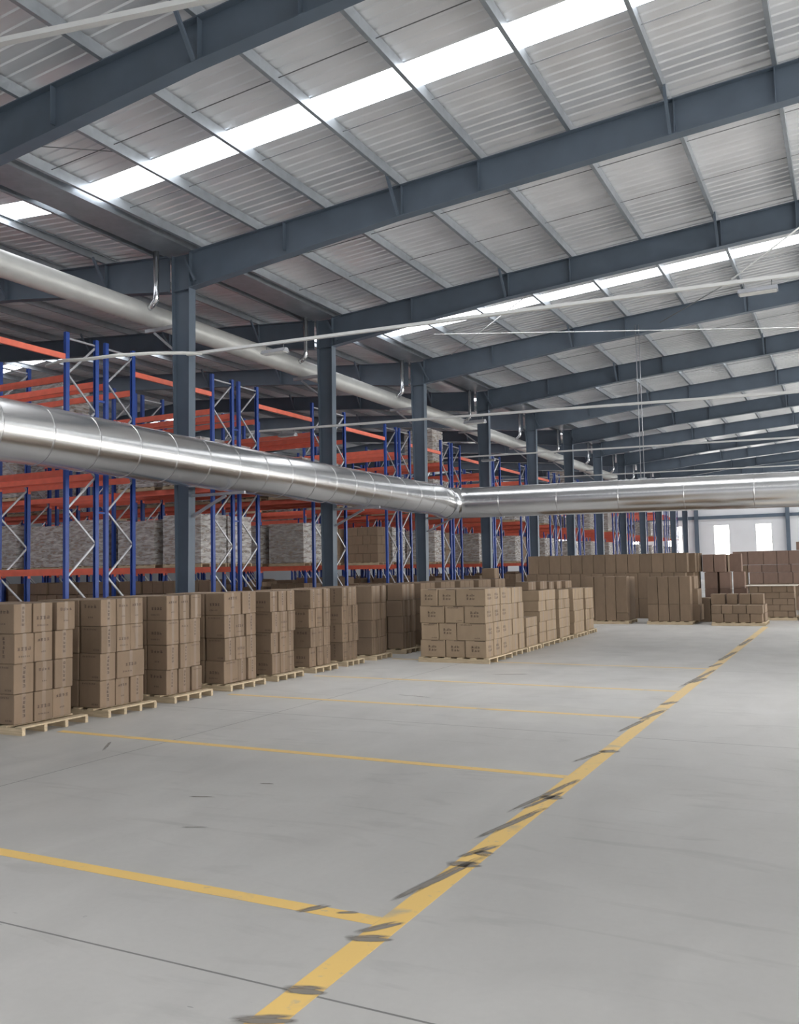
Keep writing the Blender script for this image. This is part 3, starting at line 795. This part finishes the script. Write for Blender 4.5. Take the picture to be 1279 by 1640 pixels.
def pos_name(i, n):
    if n == 1: return 'single'
    if n == 2: return ('left', 'right')[i]
    if n == 3: return ('left', 'middle', 'right')[i]
    return ORD[i]
def lay_name(i, n):
    if n == 1: return 'only'
    if i == 0: return 'bottom'
    if i == n-1: return 'top'
    return ORD[i]
def aisle_stack(name, xf, dx, y0, y1, z0, layers, cols, group, nx=1, det=2, vis=1.0, var=None, ragged=0.012, coreX=0.0, leanc=0.0, mat='kraft'):
    # cartons whose +X faces look at the aisle; layers = heights list ; cols = list of column shares per layer or one list
    z = z0; n = len(layers); rj = random.Random(hash(name) % 1000 if False else len(name)*7+int(y0*10))
    for li, h in enumerate(layers):
        sh = cols[li] if isinstance(cols[0], (list, tuple)) else cols
        tot = sum(sh); y = y0
        for ci, s_ in enumerate(sh):
            wy = (y1-y0)*s_/tot
            ox = rj.uniform(-ragged, ragged)
            lean = leanc*li if ci == len(sh)-1 else 0.0
            carton(xf-dx+ox, xf+ox, y+lean, y+wy+lean, z, z+h, 'kraft carton, %s in the %s layer of the %s' % (pos_name(ci, len(sh)), lay_name(li, n), name), group, vis, det, mat)
            y += wy
        if coreX > 0:
            nn = max(1, round(coreX/dx)); w_ = coreX/nn
            for j in range(nn):
                for ci in range(3):
                    a = y0+(y1-y0)*ci/3
                    if li < n-1 and ci > 0 and j < nn-1: continue
                    FILL.append((xf-dx-0.015-w_*(j+1), xf-dx-0.015-w_*j, a+0.004, a+(y1-y0)/3-0.004, z, z+h-0.003))
        z += h

# left row of pallet stacks, nearest first
SP = [(6.46,7.35),(7.65,8.45),(8.77,9.53),(9.91,10.73),(11.02,11.74),(12.07,12.78),(13.07,13.68),(14.09,14.73),(15.30,15.95)]
for k, (a, b_) in enumerate(SP):
    nm = '%s stack of the left pallet row' % ('nearest' if k == 0 else ORD[k])
    pallet(-8.95, -7.69, a, b_, 0.0, 'raw wooden pallet under the ' + nm, 'pallets of the left row')
    c0, c1 = a+0.035, b_-0.05
    if k == 0: c0, c1 = 6.50, 7.28
    cols = [[random.uniform(0.9, 1.1), random.uniform(0.9, 1.1), 1] for _ in range(4)]
    if k == 3: cols = [[1.6, 1, 1], [1, 1, 1], [1, 1, 1], [1.15, 1]]
    if k == 1: cols = [[1.1, 1, 1], [1.05, 1.9], [1.05, 1, 1], [1.1, 1, 1.0]]
    H = 0.316 if k < 4 else 0.312
    aisle_stack(nm, -7.86+0.012*k, 0.345, c0, c1, 0.089, [H]*4, cols, 'cartons of the left pallet row', det=2 if k < 7 else 1, ragged=0.018, coreX=0.70, leanc=0.012 if k in (0, 3) else 0)

# centre block: eight stacks running away from the camera
G2 = 'cartons of the centre block'
pallet(-6.86, -5.53, 14.12, 15.28, 0.0, 'wooden pallet under the front stack of the centre block', 'pallets of the centre block')
z = 0.089
for li in range(4):
    sh = (0.48, 0.37, 0.40) if li % 2 == 0 else (0.34, 0.34, 0.56)
    x = -6.84 + (0.0 if li % 2 == 0 else 0.02); tot = 1.25
    for ci, s_ in enumerate(sh):
        carton(x, x+s_, 14.16+0.012*(ci % 2), 14.52, z, z+0.295, 'kraft carton, %s in the %s layer on the near face of the centre block' % (pos_name(ci, 3), lay_name(li, 4)), G2, 1.0, 3, 'kraft_light')
        x += s_
    w2 = 0.40 if li % 2 == 0 else 0.56
    for ci in range(2):
        carton(x-w2, x+random.uniform(-0.01, 0.008), 14.53+0.36*ci, 14.885+0.36*ci, z, z+0.295, 'kraft carton, %s layer of the centre front stack, %s back along its side' % (lay_name(li, 4), ORD[ci]), G2, 0.8, 3, 'kraft_light')
    FILL.append((-6.83, x-w2-0.01, 14.53, 15.24, z, z+0.292))
    z += 0.295
names = ['second stack of the centre block', 'low third stack of the centre block', 'fourth stack of the centre block', 'fifth stack of the centre block',
         'sixth stack of the centre block', 'seventh stack of the centre block']
GS = [(15.30,16.24,-5.63,[0.29]*4,[1,1,1]), (16.36,17.06,-5.63,[0.185]*3,[1,1]), (17.24,18.36,-5.64,[0.21]*5,[1.2,1,0.8]), (18.58,19.38,-5.64,[0.205]*5,[1,1]),
      (19.72,20.56,-5.64,[0.255]*4,[1,1]), (20.80,21.50,-5.66,[0.25]*4,[1.1,1])]
for nm, (a, b_, xf, ly, cl) in zip(names, GS):
    aisle_stack(nm, xf, 0.46, a, b_, 0.089, ly, cl, G2, det=1, coreX=0.75, mat='kraft_light')
    pallet(xf-1.26, xf+0.06, a-0.02, b_+0.02, 0.0, 'wooden pallet under the ' + nm, 'pallets of the centre block')
for k, (a, b_, xr) in enumerate([(17.26,17.74,-5.86),(17.84,18.30,-5.80),(18.62,18.96,-5.85),(19.02,19.36,-5.80),(19.80,20.30,-5.84)]):
    zt = 0.089+1.05 if k < 2 else 0.089+1.025 if k < 4 else 0.089+1.02
    carton(xr-0.3, xr, a, b_, zt+0.003, zt+0.175, 'small flat carton lying atop the centre block, %s of five from camera' % ORD[k], 'small cartons on the centre block', 1.0, 1, jit=0.6)
# second file of stacks behind the centre block, only its tops show
for k, (a, b_) in enumerate([(16.35,17.05),(17.35,18.1),(18.4,19.2),(19.5,20.3),(20.6,21.3)]):
    for li in range(4):
        for ci in range(3):
            for j in range(3):
                if li < 3 and (ci > 0 and j > 0): continue
                FILL.append((-7.84-0.345*(j+1), -7.85-0.345*j, a+(b_-a)*ci/3, a+(b_-a)*(ci+1)/3-0.006, 0.089+0.312*li, 0.089+0.312*(li+1)-0.003))
    pallet(-8.95, -7.69, a-0.03, b_+0.03, 0.0, 'wooden pallet of the hidden stacks left of the centre block', 'pallets behind the centre block')
carton(-8.22, -7.87, 20.62, 20.95, 1.342, 1.60, 'lone carton standing on the stack tops left of the centre block', 'lone carton on the stacks', 1.0, 1)

# cartons on the floor under the racks
for k in range(19):
    x = -13.78-0.37*k
    if k in (8, 17): continue
    carton(x-0.355, x, 16.98+0.03*(k % 3), 17.42, 1.13, 1.43+0.02*(k % 2), 'carton under the second rack row, top of its column, %s from the aisle end' % (ORD[k] if k < 18 else 'farthest'), 'cartons on the floor under the racks', 0.6, 1)
    for j in range(3): FILL.append((x-0.355, x, 17.0, 17.42, 0.09+0.345*j, 0.09+0.345*(j+1)-0.004))
for k in range(5):
    x = -15.2-0.42*k
    carton(x-0.40, x, 25.98, 26.4, 1.07, 1.38, 'carton under the fourth rack row, top of its column, %s from the aisle end' % ORD[k], 'cartons on the floor under the racks', 0.6, 0)
    for j in range(3): FILL.append((x-0.40, x, 25.98, 26.4, 0.09+0.325*j, 0.09+0.325*(j+1)-0.004))

# far end : tall-carton pallets, long carton wall, dark stacks, low pallet, right-hand stacks
FA = 'tall cartons at the far end'
def cam_cols(name, xs, y0, y1, z0, layers, group, det=0, vis=1.0, mat='kraft', jit=0.5, ox=0.0):
    z = z0
    for li, h in enumerate(layers):
        for ci in range(len(xs)-1):
            carton(xs[ci], xs[ci+1], y0, y1, z, z+h, 'brown carton, %s from left in the %s' % (ORD[ci], name if len(layers) == 1 else lay_name(li, len(layers))+' layer of the '+name), group, vis, det, mat, jit)
        z += h
pallet(-6.68, -5.47, 24.36, 25.5, 0.0, 'wooden pallet under the left stack of tall cartons at the far end', 'far pallets')
xs = [-6.66, -6.40, -6.09, -5.81, -5.49]
for i in range(3): carton(xs[i], xs[i+1], 24.4, 24.78, 0.089, 1.30, 'tall brown carton, %s from left on the left far pallet' % ORD[i], FA, 1, 0, jit=0.3)
carton(xs[3], xs[4], 24.4, 24.78, 0.089, 0.31, 'small carton at bottom right of the left far pallet', FA, 1, 0, jit=0.3)
carton(xs[3], xs[4], 24.4, 24.78, 0.313, 1.30, 'tall brown carton at the right end of the left far pallet', FA, 1, 0, jit=0.3)
FILL.append((-6.66, -5.50, 24.80, 25.45, 0.089, 1.28))
pallet(-4.98, -3.80, 24.36, 25.5, 0.0, 'wooden pallet under the right stack of tall cartons at the far end', 'far pallets')
cam_cols('right tall far stack', [-4.96, -4.68, -4.40, -4.12, -3.83], 24.4, 24.76, 0.089, [0.45, 0.74], FA, 0, jit=0.3)
for li, (h, x) in enumerate(((0.42, -3.66), (0.42, -3.70), (0.34, -3.78))):
    for ci in range(2):
        carton(x-0.40, x, 24.80+0.36*ci, 25.14+0.36*ci, 0.089+0.42*li, 0.089+0.42*li+h, 'carton on the right side of the right tall far stack, %s layer, %s back' % (lay_name(li, 3), ORD[ci]), FA, 0.7, 0, jit=0.3)
FILL.append((-4.95, -4.20, 24.80, 25.45, 0.089, 1.26))
LW = 'cartons of the long far wall'
xs = [-9.23+0.3485*k for k in range(15)]
xs = [x+random.uniform(-0.012, 0.012) for x in xs]
cam_cols('middle course of the long far wall', [x for x in xs], 27.0, 27.34, 0.60, [0.755], LW, 0, 0.9)
cam_cols('top course of the long far wall', [x+0.06 for x in xs], 27.02, 27.36, 1.357, [0.575], LW, 0, 1.0)
for ci in range(3):
    carton(-4.62, -4.12+0.03*ci, 27.38+0.33*ci, 27.70+0.33*ci, 1.357, 1.92, 'carton at the right end of the long far wall, top course, %s behind the front' % ORD[ci], LW, 0.6, 0)
    carton(-4.60, -4.18+0.03*ci, 27.38+0.33*ci, 27.70+0.33*ci, 0.60, 1.353, 'carton at the right end of the long far wall, middle course, %s behind the front' % ORD[ci], LW, 0.6, 0)
for i in range(14): FILL.append((xs[i]+0.01, xs[i+1], 27.0, 27.34, 0.0, 0.597))
FILL += [(-9.2, -4.64, 27.40, 28.4, 1.36, 1.915), (-9.2, -4.64, 27.40, 28.4, 0.0, 1.35)]
DK = 'cartons of the stepped far stacks'
for j, (x0, x1, zt) in enumerate([(-4.02, -3.70, 1.87), (-3.69, -3.36, 1.87)]):
    carton(x0, x1, 28.0, 28.4, 1.34, zt, 'brown carton, top step, %s of the pair right of the long far wall' % ('left', 'right')[j], DK, 1, 0, 'kraft_pink', 0.4)
carton(-3.28, -2.94, 28.3, 28.7, 1.34, 1.88, 'brown carton on the top step beside the pinkish far wall', DK, 1, 0, 'kraft_pink', 0.4)
for j, (x0, x1) in enumerate([(-3.98, -3.60), (-3.55, -3.23), (-3.20, -2.86)]):
    carton(x0, x1, 28.0 if j < 2 else 28.25, 28.4 if j < 2 else 28.65, 0.84, 1.335, 'brown carton, second step down, %s of three right of the long far wall' % ORD[j], DK, 1, 0, 'kraft_pink', 0.4)
    carton(x0, x1+0.05*(j == 2), 28.0 if j < 2 else 28.25, 28.4 if j < 2 else 28.65, 0.40, 0.837, 'brown carton, third step down, %s of three right of the long far wall' % ORD[j], DK, 0.8, 0, 'kraft_pink', 0.4)
    FILL.append((x0, x1, 28.0 if j < 2 else 28.25, 28.65, 0.0, 0.397))
FILL += [(-4.02, -3.37, 28.67, 29.2, 0.0, 1.86)]
carton(-3.86, -3.52, 25.65, 26.1, 0.0, 0.66, 'dark brown carton standing on the floor between the tall stack and the low pallet', 'far floor cartons', 1, 0, 'kraft', 0.4)
carton(-3.50, -3.36, 25.7, 26.1, 0.0, 0.64, 'narrow carton on the floor just left of the low pallet', 'far floor cartons', 0.8, 0, 'kraft', 0.4)
LP = 'cartons on the low far pallet'
pallet(-3.30, -2.00, 24.16, 25.3, 0.0, 'wooden pallet under the low carton stack at the far end', 'far pallets')
cam_cols('bottom course of the low far pallet', [-3.31, -3.0, -2.65, -2.37, -2.07], 24.2, 24.55, 0.089, [0.217], LP, 0, 1.0)
cam_cols('second course of the low far pallet', [-3.31, -3.05, -2.78, -2.45, -2.05], 24.2, 24.55, 0.309, [0.217], LP, 0, 1.0)
for li in range(2):
    for ci in range(2): carton(-2.45, -2.03, 24.57+0.36*ci, 24.92+0.36*ci, 0.089+0.22*li, 0.306+0.22*li, 'carton on the right side of the low far pallet, %s course, %s back' % (lay_name(li, 2), ORD[ci]), LP, 0.6, 0)
FILL.append((-3.30, -2.47, 24.57, 25.25, 0.089, 0.525))
for j, (x0, x1) in enumerate([(-3.36, -3.0), (-2.96, -2.70), (-2.66, -2.38), (-2.37, -2.06)]):
    carton(x0, x1, 24.62, 25.0, 0.530, 0.80, 'carton in the set-back top course of the low far pallet, %s from left' % ORD[j], LP, 1, 0)
RP = 'pinkish cartons at the far right'
pallet(-2.66, -1.39, 26.56, 27.6, 0.0, 'wooden pallet under the sheet-topped stack at the far right', 'far pallets')
for li in range(5):
    xs = [-2.57, -2.2, -1.82, -1.44] if li % 2 else [-2.57, -2.36, -2.0, -1.62, -1.44]
    cam_cols('%s course up of the sheet-topped far right stack' % ORD[li], xs, 26.6, 26.95, 0.089+0.17*li, [0.168], RP, 0, 0.9, 'kraft_pink', 0.3)
FILL.append((-2.56, -1.45, 26.97, 27.5, 0.089, 0.93))
s_ = MB(); s_.box(-2.70, -1.36, 26.52, 27.6, 0.943, 0.962, 0.004)
tag(s_.build('cover_sheet', M['sheet']), 'pale cardboard sheet lying flat on the far right carton stack', 'sheet')
carton(-1.36, -0.9, 26.55, 27.0, 0.004, 0.36, 'lower carton at the right edge beside the sheet-topped stack', RP, 1, 0, 'kraft_pink', 0.3)
carton(-1.36, -0.9, 26.55, 27.0, 0.364, 0.66, 'upper carton at the right edge beside the sheet-topped stack', RP, 1, 0, 'kraft_pink', 0.3)
RW = 'cartons of the pinkish far wall'
zz = [0.88, 1.26, 1.515, 1.975]
cl = [[-3.10, -2.66, -2.2, -1.75, -1.3, -0.85], [-3.14, -2.70, -2.22, -1.80, -1.32, -0.85], [-3.12, -2.63, -2.22, -1.85, -1.40, -0.9], [-3.63, -3.12, -2.63, -2.15, -1.64, -1.2]]
for li in range(3):
    cam_cols('%s course of the pinkish far wall' % ('lower', 'middle', 'upper')[li], cl[li], 32.0, 32.4, zz[li], [zz[li+1]-zz[li]-0.003], RW, 0, 0.9, 'kraft_pink', 0.3)
carton(-3.60, -3.12, 32.0, 32.4, 1.515, 1.972, 'pinkish carton at the upper left corner of the pinkish far wall', RW, 1, 0, 'kraft_pink', 0.3)
carton(-1.62, -1.15, 32.0, 32.4, 1.978, 2.25, 'single carton on top of the pinkish far wall at the right edge', RW, 1, 0, 'kraft_pink', 0.3)
FILL += [(-3.6, -3.15, 32.0, 32.4, 0.0, 1.51)]
for x in range(8): FILL.append((-3.12+0.42*x, -2.71+0.42*x, 32.0, 32.4, 0.0, 0.877))
for x in range(3): FILL.append((-0.80+0.45*x, -0.36+0.45*x, 32.0, 32.4, 0.88, 1.975))

# the 300 that show largest become things of their own, the rest one pile
for s in SPEC:
    x0, x1, y0, y1, z0, z1 = s['b']; d2 = ((x0+x1)/2)**2+((y0+y1)/2)**2
    s['score'] = s['vis']*max(0.6*(y1-y0)*(z1-z0), (x1-x0)*(z1-z0)*(0.9 if s['det'] in (0, 3) else 0.3))/d2
SPEC.sort(key=lambda s: -s['score'])
KEEP = SPEC[:300]; REST = SPEC[300:]
used = {}
rc = random.Random(21)
for s in KEEP:
    x0, x1, y0, y1, z0, z1 = s['b']; g = 0.0065
    q5 = lambda v: round(v/0.005)*0.005
    lx, ly, h = q5(x1-x0-2*g), q5(y1-y0-2*g), round(z1-z0-0.003, 3)
    o = put('carton', carton_mesh(lx, ly, h, s['mat']), None, ((x0+x1)/2, (y0+y1)/2, z0+0.001), math.radians(rc.uniform(-0.8, 0.8))*s['jit'])
    lab = s['label']
    used[lab] = used.get(lab, 0)+1
    tag(o, lab, 'carton', s['group'])
    if s['det'] >= 1: put('packing_tape', tape_mesh(lx, ly, h), o)
    if s['det'] >= 2:
        var = rc.choice((6, 7, 6)) if s['det'] == 3 else rc.randrange(6)
        put('printed_text', print_mesh(lx, ly, h, var), o)
print('CARTONS', len(SPEC), 'dups', [k for k, v in used.items() if v > 1][:10], 'rest', len(REST))
q = MB()
for s in REST:
    x0, x1, y0, y1, z0, z1 = s['b']; q.box(x0+0.005, x1-0.005, y0+0.005, y1-0.005, z0+0.001, z1-0.003, 0.005)
for (x0, x1, y0, y1, z0, z1) in FILL: q.box(x0+0.003, x1-0.003, y0+0.003, y1-0.003, z0+0.001, z1-0.002, 0.005)
tag(q.build('carton_pile', M['kraft']), 'remaining kraft cartons filling the inside and back of the stacks', 'cartons', kind='stuff')
